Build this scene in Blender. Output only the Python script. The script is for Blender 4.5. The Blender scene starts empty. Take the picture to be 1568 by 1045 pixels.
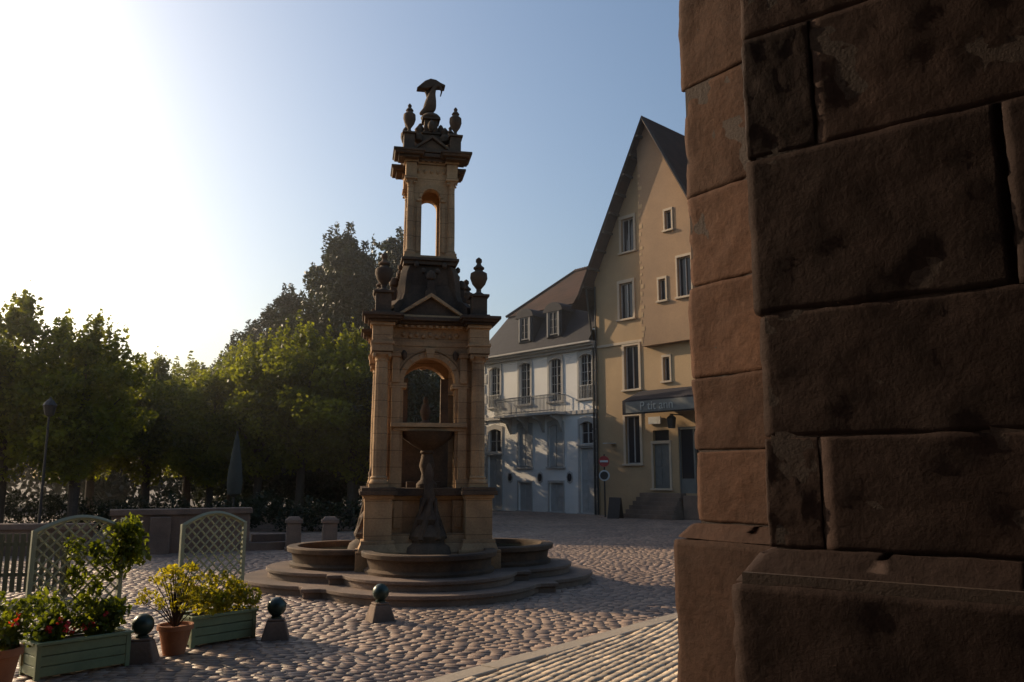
import bpy,bmesh,math,random
import numpy as np
from mathutils import Vector,Matrix,noise
random.seed(7); rng=np.random.default_rng(7)
S=bpy.context.scene
C=S.collection
rad=math.radians
# ---------------------------------------------------------------- helpers
def empty(name,loc=(0,0,0),rz=0):
    o=bpy.data.objects.new(name,None); o.location=loc; o.rotation_euler=(0,0,rz); C.objects.link(o); return o
class B:
    def __init__(s): s.v=[]; s.f=[]; s.M=None
    def add(s,vs,fs):
        n=len(s.v)
        if s.M is not None: vs=[tuple(s.M@Vector(p)) for p in vs]
        s.v+=vs; s.f+=[tuple(i+n for i in f) for f in fs]
    def box(s,cx,cy,z0,sx,sy,h,rz=0,tx=1,ty=None):
        if ty is None: ty=tx
        c,sn=math.cos(rz),math.sin(rz); vs=[]
        for z,kx,ky in((z0,1,1),(z0+h,tx,ty)):
            for a,b in((-1,-1),(1,-1),(1,1),(-1,1)):
                x,y=a*sx/2*kx,b*sy/2*ky
                vs.append((cx+x*c-y*sn,cy+x*sn+y*c,z))
        s.add(vs,[(3,2,1,0),(4,5,6,7),(0,1,5,4),(1,2,6,5),(2,3,7,6),(3,0,4,7)])
    def lathe(s,cx,cy,prof,n=20,sx=1,sy=1):
        vs=[];fs=[]
        for r,z in prof:
            for i in range(n):
                a=2*math.pi*i/n; vs.append((cx+r*sx*math.cos(a),cy+r*sy*math.sin(a),z))
        for j in range(len(prof)-1):
            for i in range(n):
                k=(i+1)%n; fs.append((j*n+i,j*n+k,(j+1)*n+k,(j+1)*n+i))
        fs.append(tuple(range(n-1,-1,-1))); fs.append(tuple(range((len(prof)-1)*n,len(prof)*n)))
        s.add(vs,fs)
    def prism(s,pts,z0,z1,k=1):
        n=len(pts); vs=[(x,y,z0) for x,y in pts]+[(x*k,y*k,z1) for x,y in pts]
        s.add(vs,[tuple(range(n-1,-1,-1)),tuple(range(n,2*n))]+[(i,(i+1)%n,n+(i+1)%n,n+i) for i in range(n)])
    def pxz(s,pts,y0,y1):
        n=len(pts); vs=[(x,y0,z) for x,z in pts]+[(x,y1,z) for x,z in pts]
        s.add(vs,[tuple(range(n)),tuple(range(2*n-1,n-1,-1))]+[(i,n+i,n+(i+1)%n,(i+1)%n) for i in range(n)])
    def pyz(s,pts,x0,x1):
        n=len(pts); vs=[(x0,y,z) for y,z in pts]+[(x1,y,z) for y,z in pts]
        s.add(vs,[tuple(range(n)),tuple(range(2*n-1,n-1,-1))]+[(i,n+i,n+(i+1)%n,(i+1)%n) for i in range(n)])
    def tube(s,p0,p1,r0,r1=None,n=8):
        if r1 is None: r1=r0
        p0=Vector(p0);p1=Vector(p1);d=(p1-p0).normalized()
        u=d.orthogonal().normalized();w=d.cross(u);vs=[]
        for p,r in((p0,r0),(p1,r1)):
            for i in range(n):
                a=2*math.pi*(i+.5)/n; vs.append(tuple(p+u*r*math.cos(a)+w*r*math.sin(a)))
        s.add(vs,[(i,(i+1)%n,n+(i+1)%n,n+i) for i in range(n)]+[tuple(range(n-1,-1,-1)),tuple(range(n,2*n))])
    def quad(s,*p): s.add([tuple(q) for q in p],[tuple(range(len(p)))])
    def build(s,name,mat,parent=None,bevel=0,smooth=False,loc=None,rz=0):
        me=bpy.data.meshes.new(name); me.from_pydata(s.v,[],s.f)
        bm=bmesh.new(); bm.from_mesh(me); bmesh.ops.recalc_face_normals(bm,faces=bm.faces); bm.to_mesh(me); bm.free()
        me.materials.append(mat); o=bpy.data.objects.new(name,me); C.objects.link(o)
        if parent: o.parent=parent
        if loc: o.location=loc; o.rotation_euler=(0,0,rz)
        if smooth:
            me.shade_smooth(); 
            try: me.set_sharp_from_angle(angle=rad(38))
            except Exception: pass
        if bevel:
            m=o.modifiers.new('b','BEVEL'); m.width=bevel; m.segments=2; m.limit_method='ANGLE'; m.angle_limit=rad(40)
        return o
# ---------------------------------------------------------------- materials
def newmat(name):
    m=bpy.data.materials.new(name); m.use_nodes=True; nt=m.node_tree
    return m,nt,nt.nodes,nt.links,nt.nodes['Principled BSDF']
def mixc(N,L,fac,a,b,mode='MIX'):
    x=N.new('ShaderNodeMix'); x.data_type='RGBA'; x.blend_type=mode
    if isinstance(fac,(int,float)): x.inputs[0].default_value=fac
    else: L.new(fac,x.inputs[0])
    for i,c in((6,a),(7,b)):
        if isinstance(c,tuple): x.inputs[i].default_value=(*c,1)
        else: L.new(c,x.inputs[i])
    return x.outputs[2]
def rough(name,c1,c2,c3=None,scale=3,fine=30,bump=.3,rgh=.85,dist=.02,course=None,attr=None,stain=.5,spec=.3,soft=(.42,.72)):
    m,nt,N,L,P=newmat(name)
    tc=N.new('ShaderNodeTexCoord').outputs['Object']
    def nz(sc,det=6,r=.6):
        n=N.new('ShaderNodeTexNoise'); n.inputs['Scale'].default_value=sc; n.inputs['Detail'].default_value=det; n.inputs['Roughness'].default_value=r
        L.new(tc,n.inputs['Vector']); return n.outputs['Fac']
    def ramp(f,a,b):
        r=N.new('ShaderNodeMapRange'); r.inputs[1].default_value=a; r.inputs[2].default_value=b; L.new(f,r.inputs[0]); return r.outputs[0]
    A=nz(scale); F=nz(fine,8,.7)
    c=mixc(N,L,ramp(A,.3,.7),c1,c2)
    if c3: c=mixc(N,L,ramp(nz(scale*.37,5),*soft),c,c3)
    c=mixc(N,L,stain,c,mixc(N,L,ramp(F,.3,.7),(.35,.35,.35),(1,1,1)),'MULTIPLY')
    if attr:
        at=N.new('ShaderNodeAttribute'); at.attribute_name=attr
        c=mixc(N,L,ramp(at.outputs['Fac'],0,1),mixc(N,L,1.,c,(.55,.55,.58),'MULTIPLY'),mixc(N,L,1.,c,(1.3,1.25,1.2),'MULTIPLY'))
    if course:
        sp=N.new('ShaderNodeSeparateXYZ'); L.new(tc,sp.inputs[0])
        d=N.new('ShaderNodeMath'); d.operation='DIVIDE'; L.new(sp.outputs[2],d.inputs[0]); d.inputs[1].default_value=course
        fr=N.new('ShaderNodeMath'); fr.operation='FRACT'; L.new(d.outputs[0],fr.inputs[0])
        lt=N.new('ShaderNodeMath'); lt.operation='LESS_THAN'; L.new(fr.outputs[0],lt.inputs[0]); lt.inputs[1].default_value=.035
        c=mixc(N,L,lt.outputs[0],c,mixc(N,L,1.,c,(.45,.42,.4),'MULTIPLY'))
    L.new(c,P.inputs['Base Color']); P.inputs['Roughness'].default_value=rgh
    P.inputs['Specular IOR Level'].default_value=spec
    b=N.new('ShaderNodeBump'); b.inputs['Strength'].default_value=bump; b.inputs['Distance'].default_value=dist
    ad=N.new('ShaderNodeMath'); ad.operation='ADD'; L.new(F,ad.inputs[0]); L.new(A,ad.inputs[1])
    L.new(ad.outputs[0],b.inputs['Height']); L.new(b.outputs[0],P.inputs['Normal'])
    return m
def plain(name,c,rgh=.6,metal=0,spec=.5):
    m=rough(name,c,tuple(x*.75 for x in c),scale=4,fine=25,bump=.15,rgh=rgh,dist=.01,stain=.3,spec=spec)
    m.node_tree.nodes['Principled BSDF'].inputs['Metallic'].default_value=metal; return m
def leafmat(name,d,l,tr=.45):
    m,nt,N,L,P=newmat(name)
    at=N.new('ShaderNodeAttribute'); at.attribute_name='lc'
    c=mixc(N,L,at.outputs['Fac'],d,l)
    L.new(c,P.inputs['Base Color']); P.inputs['Roughness'].default_value=.5; P.inputs['Specular IOR Level'].default_value=.35
    t=N.new('ShaderNodeBsdfTranslucent'); L.new(mixc(N,L,1.,c,(2.6,2.2,.5),'MULTIPLY'),t.inputs[0])
    mx=N.new('ShaderNodeMixShader'); mx.inputs[0].default_value=tr
    L.new(P.outputs[0],mx.inputs[1]); L.new(t.outputs[0],mx.inputs[2]); L.new(mx.outputs[0],N['Material Output'].inputs[0])
    return m
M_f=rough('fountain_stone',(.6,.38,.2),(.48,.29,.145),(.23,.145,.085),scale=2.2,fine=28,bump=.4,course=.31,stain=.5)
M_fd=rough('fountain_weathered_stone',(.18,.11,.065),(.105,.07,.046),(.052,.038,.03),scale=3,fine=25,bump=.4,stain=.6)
M_step=rough('step_stone',(.27,.185,.135),(.19,.132,.1),(.1,.075,.06),scale=2,fine=30,bump=.35,stain=.5)
M_sett=rough('sett_stone',(.32,.225,.17),(.17,.122,.1),(.38,.275,.2),scale=.35,fine=35,bump=.3,rgh=.5,attr='sc',stain=.35,spec=.45)
M_walk=rough('footway_sett_stone',(.62,.5,.36),(.52,.42,.3),(.4,.32,.24),scale=.8,fine=35,bump=.25,rgh=.7,attr='sc',stain=.22)
M_kerb=rough('kerb_stone',(.45,.37,.28),(.35,.29,.23),scale=2,fine=40,bump=.3,stain=.35)
M_soil=rough('joint_sand',(.12,.09,.07),(.085,.064,.052),scale=1,fine=12,bump=.3)
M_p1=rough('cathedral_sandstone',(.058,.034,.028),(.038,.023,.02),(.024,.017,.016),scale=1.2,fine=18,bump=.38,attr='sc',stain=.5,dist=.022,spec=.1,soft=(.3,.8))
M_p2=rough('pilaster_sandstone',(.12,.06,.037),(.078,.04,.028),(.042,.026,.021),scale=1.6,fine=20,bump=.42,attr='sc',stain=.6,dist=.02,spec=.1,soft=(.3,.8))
M_mort=rough('lime_mortar',(.05,.03,.024),(.034,.021,.018),scale=5,fine=50,bump=.4)
M_white=rough('white_render',(.86,.83,.78),(.79,.765,.72),(.7,.67,.63),scale=.7,fine=12,bump=.08,stain=.1)
M_trim=rough('grey_stone_trim',(.5,.47,.43),(.42,.395,.37),scale=2,fine=20,bump=.1,stain=.25)
M_yel=rough('ochre_render',(.5,.34,.19),(.43,.29,.165),(.33,.23,.135),scale=.6,fine=14,bump=.12,stain=.25)
M_yel2=rough('patched_ochre_render',(.4,.255,.15),(.34,.215,.128),(.26,.17,.108),scale=.8,fine=14,bump=.12,stain=.28)
M_ytrim=rough('pale_stone_trim',(.55,.44,.32),(.46,.37,.275),scale=2,fine=20,bump=.1,stain=.2)
M_slate=rough('slate',(.04,.036,.045),(.028,.026,.033),scale=3,fine=30,bump=.4,rgh=.8,course=.22,spec=.2)
M_tile=rough('clay_tile',(.1,.055,.042),(.065,.038,.03),(.045,.03,.025),scale=1.5,fine=25,bump=.5,course=.25,stain=.6,rgh=.95,spec=.1)
M_wood=plain('dark_timber',(.05,.035,.028),.7)
M_frame=plain('white_window_paint',(.6,.59,.56),.5)
M_shut=plain('grey_shutter_paint',(.5,.49,.47),.6)
M_dorm=plain('weathered_dormer_paint',(.16,.16,.165),.7)
M_blue=plain('blue_grey_paint',(.16,.165,.155),.6)
M_iron=plain('wrought_iron',(.03,.03,.032),.5,.3)
M_rail=plain('painted_iron_rail',(.25,.26,.27),.5,.2)
M_green=plain('green_planter_paint',(.2,.25,.13),.55)
M_gtrel=plain('trellis_paint',(.36,.37,.24),.6)
M_terra=rough('terracotta',(.4,.17,.08),(.3,.12,.06),scale=5,fine=30,bump=.2,stain=.3)
M_ball=plain('dark_green_iron',(.025,.05,.04),.35,.2)
M_red=plain('red_paint',(.4,.03,.03),.5)
M_wh=plain('sign_white',(.6,.6,.6),.5)
M_letter=plain('faded_lettering_paint',(.42,.43,.4),.6)
M_fence=plain('yellow_green_fence_paint',(.12,.105,.045),.6)
M_bark=rough('bark',(.08,.06,.045),(.05,.038,.03),scale=4,fine=20,bump=.6)
M_canvas=plain('parasol_canvas',(.05,.055,.045),.9)
m,nt,N,L,P=newmat('window_glass'); P.inputs['Base Color'].default_value=(.02,.022,.03,1); P.inputs['Roughness'].default_value=.1; P.inputs['Specular IOR Level'].default_value=.35; M_glass=m
n_=N.new('ShaderNodeTexNoise'); n_.inputs['Scale'].default_value=1.5; b_=N.new('ShaderNodeBump'); b_.inputs['Strength'].default_value=.08; L.new(n_.outputs[0],b_.inputs['Height']); L.new(b_.outputs[0],P.inputs['Normal'])
m,nt,N,L,P=newmat('basin_water'); P.inputs['Base Color'].default_value=(.02,.03,.025,1); P.inputs['Roughness'].default_value=.06; M_water=m
n_=N.new('ShaderNodeTexNoise'); n_.inputs['Scale'].default_value=12; b_=N.new('ShaderNodeBump'); b_.inputs['Strength'].default_value=.15; L.new(n_.outputs[0],b_.inputs['Height']); L.new(b_.outputs[0],P.inputs['Normal'])
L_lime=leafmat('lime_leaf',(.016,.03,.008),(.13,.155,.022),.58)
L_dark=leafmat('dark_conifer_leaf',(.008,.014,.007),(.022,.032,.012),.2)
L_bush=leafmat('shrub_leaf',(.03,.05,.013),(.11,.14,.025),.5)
L_yel=leafmat('yellow_shrub_leaf',(.07,.085,.015),(.28,.26,.04),.5)
L_flow=leafmat('red_flower_petal',(.3,.02,.03),(.55,.05,.08),.3)
# ---------------------------------------------------------------- ground and setts
g=B(); g.quad((-400,-200,-.022),(400,-200,-.022),(400,600,-.022),(-400,600,-.022)); g.build('ground',M_soil)
K0=np.array((-.6,8.3)); KD=np.array((.63,.777)); KN=np.array((.777,-.63))
def setts(name,x0,x1,y0,y1,pitch,length,ang,zoff,mat,pred,h=.022,und=.01):
    W=math.hypot(x1-x0,y1-y0); cx,cy=(x0+x1)/2,(y0+y1)/2
    rows=np.arange(-W/2,W/2,pitch); ca,sa=math.cos(ang),math.sin(ang)
    PX=[];PY=[];HL=[];HW=[]
    for r in rows:
        n=int(W/length); w=length*(rng.uniform(.7,1.3,n)); e=np.cumsum(w)-W/2+rng.uniform(0,length)
        c=e-w/2; wav=.10*np.sin(c*.55+r*.1)+.04*np.sin(c*1.3+r*.35)
        px=cx+c*ca-(r+wav)*sa; py=cy+c*sa+(r+wav)*ca
        k=(px>x0)&(px<x1)&(py>y0)&(py<y1)&pred(px,py)
        PX.append(px[k]);PY.append(py[k]);HL.append(w[k]/2-.002);HW.append(np.full(k.sum(),pitch/2-.002))
    px=np.concatenate(PX);py=np.concatenate(PY);hl=np.concatenate(HL);hw=np.concatenate(HW);n=len(px)
    z=zoff+und*(np.sin(px*.9+py*.4)+np.sin(py*.7-px*.5))*.4+rng.normal(0,.002,n)
    tx=rng.normal(0,.018,n); ty=rng.normal(0,.022,n)
    V=np.zeros((n,8,3)); sg=[(-1,-1),(1,-1),(1,1),(-1,1)]
    for i,(a,b) in enumerate(sg):
        for j,(k,dz) in enumerate(((1,-h),(.8,0))):
            lx=a*hl*(1 if j==0 else 1-.007/hl); ly=b*hw*(1 if j==0 else 1-.008/hw)
            lx=lx+rng.normal(0,.003,n); ly=ly+rng.normal(0,.003,n)
            V[:,j*4+i,0]=px+lx*ca-ly*sa; V[:,j*4+i,1]=py+lx*sa+ly*ca
            V[:,j*4+i,2]=z+dz+(0 if j==0 else 1)*(tx*lx+ty*ly)
    fb=np.array([(4,5,6,7),(0,1,5,4),(1,2,6,5),(2,3,7,6),(3,0,4,7)])
    F=(fb[None]+(np.arange(n)*8)[:,None,None]).reshape(-1,4)
    me=bpy.data.meshes.new(name); me.vertices.add(n*8); me.vertices.foreach_set('co',V.reshape(-1))
    me.loops.add(len(F)*4); me.loops.foreach_set('vertex_index',F.reshape(-1).astype(np.int32))
    me.polygons.add(len(F)); me.polygons.foreach_set('loop_start',(np.arange(len(F))*4).astype(np.int32))
    me.update(calc_edges=True); me.validate()
    at=me.attributes.new('sc','FLOAT','FACE'); at.data.foreach_set('value',np.repeat(rng.uniform(0,1,n),5).astype(np.float32))
    me.materials.append(mat); o=bpy.data.objects.new(name,me); C.objects.link(o); return o
side=lambda x,y:(x-K0[0])*KN[0]+(y-K0[1])*KN[1]
setts('cobbled_square',-24,14,5,48,.1,.18,rad(-9),0,M_sett,lambda x,y:(side(x,y)<-.02)&((np.hypot(x+1.75,y-16.4)>2.2)))
setts('cobbled_footway',-3,9,4.0,19,.1,.15,math.atan2(.777,.63)+rad(8),.11,M_walk,lambda x,y:(side(x,y)>.27),und=.003)
kb=B(); t=-6
while t<12:
    l=random.uniform(.8,1.2); c=K0+KD*(t+l/2)+KN*.12
    kb.box(c[0],c[1],-.04,l-.012,.26,.155+random.uniform(-.006,.006),math.atan2(.777,.63)+random.uniform(-.006,.006)); t+=l
kb.build('footway_kerb',M_kerb,bevel=.02)
fb_=B(); 
a=K0+KD*-6+KN*.2; b=K0+KD*12+KN*.2; c=b+KN*8; d=a+KN*8
fb_.quad((a[0],a[1],.09),(b[0],b[1],.09),(c[0],c[1],.09),(d[0],d[1],.09)); fb_.build('footway_bed',M_soil)
# ---------------------------------------------------------------- FOUNTAIN
F=empty('stone_fountain',(-1.75,16.4,0),rad(11))
def quatre(c,R,base,n=160):
    pts=[]
    for i in range(n):
        a=2*math.pi*i/n; r=0
        for k in range(4):
            dl=a-k*math.pi/2; dl=(dl+math.pi)%(2*math.pi)-math.pi
            if abs(dl)<math.pi/2 and abs(c*math.sin(dl))<R: r=max(r,c*math.cos(dl)+math.sqrt(R*R-(c*math.sin(dl))**2))
        q=base/max(abs(math.cos(a)),abs(math.sin(a))); r=max(r,q); pts.append((r*math.cos(a),r*math.sin(a)))
    return pts
s=B()
s.prism(quatre(1.4,1.93,2.15),-.05,.10); s.prism(quatre(1.4,1.97,2.19),.10,.165)
s.prism(quatre(1.4,1.52,1.75),.16,.27); s.prism(quatre(1.4,1.56,1.79),.27,.33)
s.build('steps',M_step,F,bevel=.012)
bs=B(); wt=B()
for k in range(4):
    a=k*math.pi/2; cx,cy=1.38*math.cos(a),1.38*math.sin(a)
    bs.lathe(cx,cy,[(1.0,.34),(1.16,.33),(1.17,.38),(1.1,.42),(1.12,.55),(1.14,.58),(1.21,.61),(1.22,.68),(1.2,.70),(1.02,.70),(1.0,.67),(1.0,.45)],48)
    wt.lathe(cx,cy,[(.995,.5),(.995,.6)],40)
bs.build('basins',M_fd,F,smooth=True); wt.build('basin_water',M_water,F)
p=B(); q=B()
p.box(0,0,.33,2.55,2.55,.3,tx=.96); p.box(0,0,.63,2.4,2.4,.16,tx=.93); p.box(0,0,.79,2.1,2.1,.16,tx=.97)
cor=[(-1,-1),(1,-1),(1,1),(-1,1)]
for a,b in cor:
    x,y=a*.93,b*.93
    p.box(x,y,.33,.78,.78,.34); p.box(x,y,.67,.7,.7,.12,tx=.86); p.box(x,y,.79,.6,.6,.06)
    p.box(x,y,.85,.5,.5,.75); p.box(x,y,1.6,.56,.56,.06); q.box(x,y,1.66,.68,.68,.08); q.box(x,y,1.74,.62,.62,.06)
p.box(0,0,.95,1.5,1.5,.62); p.box(0,0,1.57,1.62,1.62,.07); q.box(0,0,1.64,1.8,1.8,.14)
for k in range(4):
    p.M=Matrix.Rotation(k*math.pi/2,4,'Z'); q.M=p.M
    p.box(-.58,-.78,.93,.22,.1,.62); p.box(.58,-.78,.93,.22,.1,.62)
    hw,r,sp=.78,.5,3.78
    arc=[(r*math.cos(t),sp+r*math.sin(t)) for t in np.linspace(0,math.pi,17)]
    p.pxz([(-hw,1.78),(-hw,4.5),(hw,4.5),(hw,1.78),(r,1.78)]+arc+[(-r,1.78)],-.785,-.5)
    ro=r+.11
    arco=[(ro*math.cos(t),sp+ro*math.sin(t)) for t in np.linspace(0,math.pi,17)]
    p.pxz(arco+arc[::-1],-.83,-.79)
    rm=r+.135; r3=r+.165
    a1=[(rm*math.cos(t),sp+rm*math.sin(t)) for t in np.linspace(.1,math.pi-.1,17)]; a2=[(r3*math.cos(t),sp+r3*math.sin(t)) for t in np.linspace(.1,math.pi-.1,17)]
    p.pxz(a2+a1[::-1],-.81,-.79)
    p.pxz([(-.06,4.26),(.06,4.26),(.1,4.46),(-.1,4.46)],-.9,-.75)
    for sx in(-1,1):
        p.box(sx*.6,-.66,3.68,.32,.36,.1); p.box(sx*.64,-.8,1.78,.24,.14,.16); p.box(sx*.64,-.8,1.94,.17,.1,1.74)
        p.box(sx*.655,-.82,3.78,.14,.1,.5); p.box(sx*.655,-.83,4.28,.18,.14,.1)
        p.box(sx*.58,-.84,1.05,.12,.03,.36); q.lathe(sx*.5,-.8,[(.01,4.22),(.05,4.28),(.06,4.36),(.02,4.42)],8)
    for j in range(7):
        t=rad(30+j*20); p.tube((.53*math.cos(t),-.82,sp+.53*math.sin(t)),(.6*math.cos(t),-.84,sp+.6*math.sin(t)),.02,.02,6)
    for j in range(9):
        p.lathe(-.52+j*.13,-.775,[(.01,4.68-.03*(j%2)),(.045,4.71-.03*(j%2)),(.045,4.75-.03*(j%2)),(.01,4.79-.03*(j%2))],8)
    for j in range(11): p.box(-.6+j*.12,-.86,4.86,.06,.06,.05)
    q.pxz([(-.55,5.1),(.55,5.1),(0,5.46)],-.84,-.5)
    for sx in(-1,1):
        p.pxz([(sx*.62,5.08),(sx*.62,5.14),(0,5.55),(0,5.47)],-.93,-.8)
    p.pxz([(-.6,5.06),(.6,5.06),(.6,5.1),(-.6,5.1)],-.93,-.8)
    q.box(0,-.7,5.48,.2,.2,.16); q.box(0,-.7,5.64,.13,.13,.2); q.lathe(0,-.7,[(.02,5.82),(.09,5.88),(.1,5.95),(.06,6.03),(.01,6.05)],12)
    r2,s2=.19,7.66
    arc=[(r2*math.cos(t),s2+r2*math.sin(t)) for t in np.linspace(0,math.pi,13)]
    h2=.40
    p.pxz([(-h2,6.4),(-h2,8.02),(h2,8.02),(h2,6.4),(r2,6.4)]+arc+[(-r2,6.4)],-.42,-.27)
    arco=[((r2+.06)*math.cos(t),s2+(r2+.06)*math.sin(t)) for t in np.linspace(0,math.pi,13)]
    p.pxz(arco+arc[::-1],-.45,-.425)
    for sx in(-1,1):
        p.box(sx*.25,-.43,7.58,.1,.06,.06); p.box(sx*.26,-.425,6.5,.07,.03,1.0)
    q.pxz([(-.34,8.64),(.34,8.64),(0,8.9)],-.52,-.3)
    for sx in(-1,1): q.pxz([(sx*.4,8.62),(sx*.4,8.68),(0,8.98),(0,8.91)],-.58,-.48)
    q.pxz([(-.36,8.6),(.36,8.6),(.36,8.64),(-.36,8.64)],-.57,-.5)
    for j in range(6): p.box(-.3+j*.12,-.47,8.42,.06,.05,.04)
    for j in range(5):
        p.lathe(-.26+j*.13,-.42,[(.01,8.18),(.035,8.21),(.035,8.25),(.01,8.28)],8)
        t=(j-2)*.14; q.lathe(t,-.62+abs(t)*.1,[(.01,5.95+t*t*2.2),(.05,5.99+t*t*2.2),(.05,6.05+t*t*2.2),(.01,6.09+t*t*2.2)],8)
p.M=None; q.M=None
p.box(0,0,4.5,1.6,1.6,.1); p.box(0,0,4.6,1.54,1.54,.26); p.box(0,0,4.86,1.66,1.66,.06); 
q.box(0,0,4.92,1.84,1.84,.06); q.box(0,0,4.98,2.0,2.0,.07)
def capital(P,x,y,z,r):
    P.lathe(x,y,[(r,z),(r*1.15,z+.01),(r*1.05,z+.03),(r*1.1,z+.07),(r*1.5,z+.12),(r*1.5,z+.13)],16); P.box(x,y,z+.13,r*3,r*3,.04)
    for a,b in cor: P.tube((x+a*r*1.25-.03,y+b*r*1.25,z+.1),(x+a*r*1.25+.03,y+b*r*1.25,z+.1),r*.35,r*.35,8)
for a,b in cor:
    x,y=a*.93,b*.93
    p.box(x,y,1.8,.36,.36,.07); p.lathe(x,y,[(.17,1.87),(.175,1.9),(.16,1.93),(.15,1.95),(.165,1.98),(.14,2.01)],20)
    n=48; zz=[2.01,2.6,3.3,4.16]; rr_=[.134,.136,.13,.117]; vs=[];fs=[]
    for r_,z_ in zip(rr_,zz):
        for i in range(n):
            t=2*math.pi*i/n; k_=r_*(1 if i%4<2 else .93); vs.append((x+k_*math.cos(t),y+k_*math.sin(t),z_))
    for j in range(3):
        for i in range(n): fs.append((j*n+i,j*n+(i+1)%n,(j+1)*n+(i+1)%n,(j+1)*n+i))
    p.add(vs,fs)
    capital(p,x,y,4.16,.115)
    p.box(x,y,4.34,.4,.4,.14); p.box(x,y,4.48,.44,.44,.06); p.box(x,y,4.54,.38,.38,.3); p.box(x,y,4.84,.46,.46,.06)
    q.box(x,y,4.9,.56,.56,.05); q.box(x,y,4.95,.68,.68,.05,tx=1.05); q.box(x,y,5.0,.78,.78,.06)
    q.box(x,y,5.06,.4,.4,.06); q.box(x,y,5.12,.3,.3,.36); q.box(x,y,5.48,.38,.38,.05)
    q.lathe(x,y,[(.1,5.53),(.11,5.56),(.05,5.6),(.05,5.66),(.13,5.76),(.175,5.88),(.165,5.98),(.09,6.02),(.075,6.05),(.11,6.07),(.11,6.1),(.06,6.14),(.04,6.18),(.065,6.22),(.06,6.27),(.01,6.31)],18)
    d=Vector((a,b,0)).normalized(); w=Vector((-d.y,d.x,0))*.09
    prof=[(1.12,5.06),(1.1,5.3),(.98,5.42),(.86,5.46),(.8,5.6),(.78,5.85),(.74,6.05),(.66,6.2),(.5,6.26),(.4,6.2),(.4,5.06)]
    vs=[tuple(d*r_+w+Vector((0,0,z_))) for r_,z_ in prof]+[tuple(d*r_-w+Vector((0,0,z_))) for r_,z_ in prof]
    n=len(prof); q.add(vs,[tuple(range(n)),tuple(range(2*n-1,n-1,-1))]+[(i,n+i,n+(i+1)%n,(i+1)%n) for i in range(n)])
    x,y=a*.42,b*.42
    p.box(x,y,6.4,.22,.22,.08); p.lathe(x,y,[(.1,6.48),(.1,6.52),(.078,6.56),(.078,6.9),(.075,7.3),(.066,7.88)],18); capital(p,x,y,7.86,.066)
    p.box(x,y,8.02,.26,.26,.06); p.box(x,y,8.08,.22,.22,.3); p.box(x,y,8.38,.28,.28,.05)
    x,y=a*.48,b*.48
    q.box(x,y,8.43,.42,.42,.05); q.box(x,y,8.48,.56,.56,.05,tx=1.08); q.box(x,y,8.53,.64,.64,.05)
    q.box(x,y,8.58,.3,.3,.05); q.box(x,y,8.63,.22,.22,.34); q.box(x,y,8.97,.29,.29,.04)
    q.lathe(x,y,[(.07,9.01),(.08,9.04),(.035,9.08),(.035,9.12),(.1,9.22),(.13,9.32),(.125,9.42),(.07,9.47),(.06,9.49),(.085,9.51),(.05,9.56),(.03,9.58),(.045,9.62),(.01,9.67)],16)
    q.lathe(a*.28,b*.28,[(.03,8.9),(.1,8.95),(.11,9.05),(.06,9.12),(.08,9.2),(.02,9.28)],12)
p.box(0,0,8.02,.84,.84,.36); p.box(0,0,8.38,.9,.9,.05); q.box(0,0,8.43,1.0,1.0,.07); q.box(0,0,8.5,1.12,1.12,.08)
q.box(0,0,5.05,1.5,1.5,.3,tx=.9); q.box(0,0,5.35,1.3,1.3,.45,tx=.78); q.box(0,0,5.8,1.0,1.0,.42,tx=.92); q.box(0,0,6.22,1.08,1.08,.08); q.box(0,0,6.3,1.16,1.16,.06); p.box(0,0,6.36,1.08,1.08,.05)
q.box(0,0,8.58,.8,.8,.28,tx=.7); q.box(0,0,8.86,.5,.5,.3,tx=.7); q.box(0,0,9.16,.42,.42,.05); q.box(0,0,9.21,.28,.28,.3); q.box(0,0,9.51,.38,.38,.05); 
for a,b in((1,0),(-1,0),(0,1),(0,-1)):
    q.lathe(a*.22,b*.22,[(.02,9.2),(.07,9.27),(.08,9.36),(.04,9.44),(.01,9.47)],10)
q.lathe(0,0,[(.2,9.56),(.22,9.6),(.17,9.66),(.1,9.7)],14)
p.box(0,0,2.86,1.36,1.74,.06); p.box(0,0,2.93,1.46,1.84,.08)
q.lathe(0,-.52,[(.1,2.42),(.14,2.46),(.12,2.5),(.3,2.6),(.46,2.72),(.52,2.84),(.54,2.86)],24)
q.lathe(0,-.52,[(.2,1.78),(.2,1.86),(.12,1.94),(.1,2.05),(.15,2.2),(.12,2.34),(.1,2.44)],14)
q.box(-.26,.42,1.78,.5,.1,1.08); q.box(.3,.42,1.78,.42,.1,1.08); q.box(0,.2,1.78,.7,.4,.12)  # dark panels with a slit, standing in for shade inside the lower arch
q.box(-.42,.42,3.01,.16,.1,1.0); q.box(.42,.42,3.01,.16,.1,1.0)
q.lathe(0,.0,[(.16,3.01),(.12,3.06),(.06,3.12),(.09,3.2),(.11,3.3),(.08,3.4),(.04,3.46),(.06,3.52),(.02,3.6)],14)
p.box(0,0,4.42,1.0,1.0,.05)
for k in range(4):
    q.M=Matrix.Rotation(k*math.pi/2,4,'Z')
    q.lathe(0,-1.02,[(.46,.6),(.42,.72),(.3,.8),(.34,.92),(.26,1.06),(.2,1.12),(.24,1.22),(.15,1.36),(.1,1.5),(.13,1.6),(.09,1.75),(.07,1.95),(.09,2.05),(.06,2.15),(.02,2.25)],14)
    for j in range(6):
        t=j*math.pi/3; q.tube((.3*math.cos(t),-1.02+.3*math.sin(t),.85),(.12*math.cos(t+.9),-1.02+.12*math.sin(t+.9),1.6),.07,.04,7)
q.M=None
p.build('carved_stages',M_f,F,bevel=.008,smooth=True); q.build('cornices_and_urns',M_fd,F,bevel=.008,smooth=True)
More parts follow.
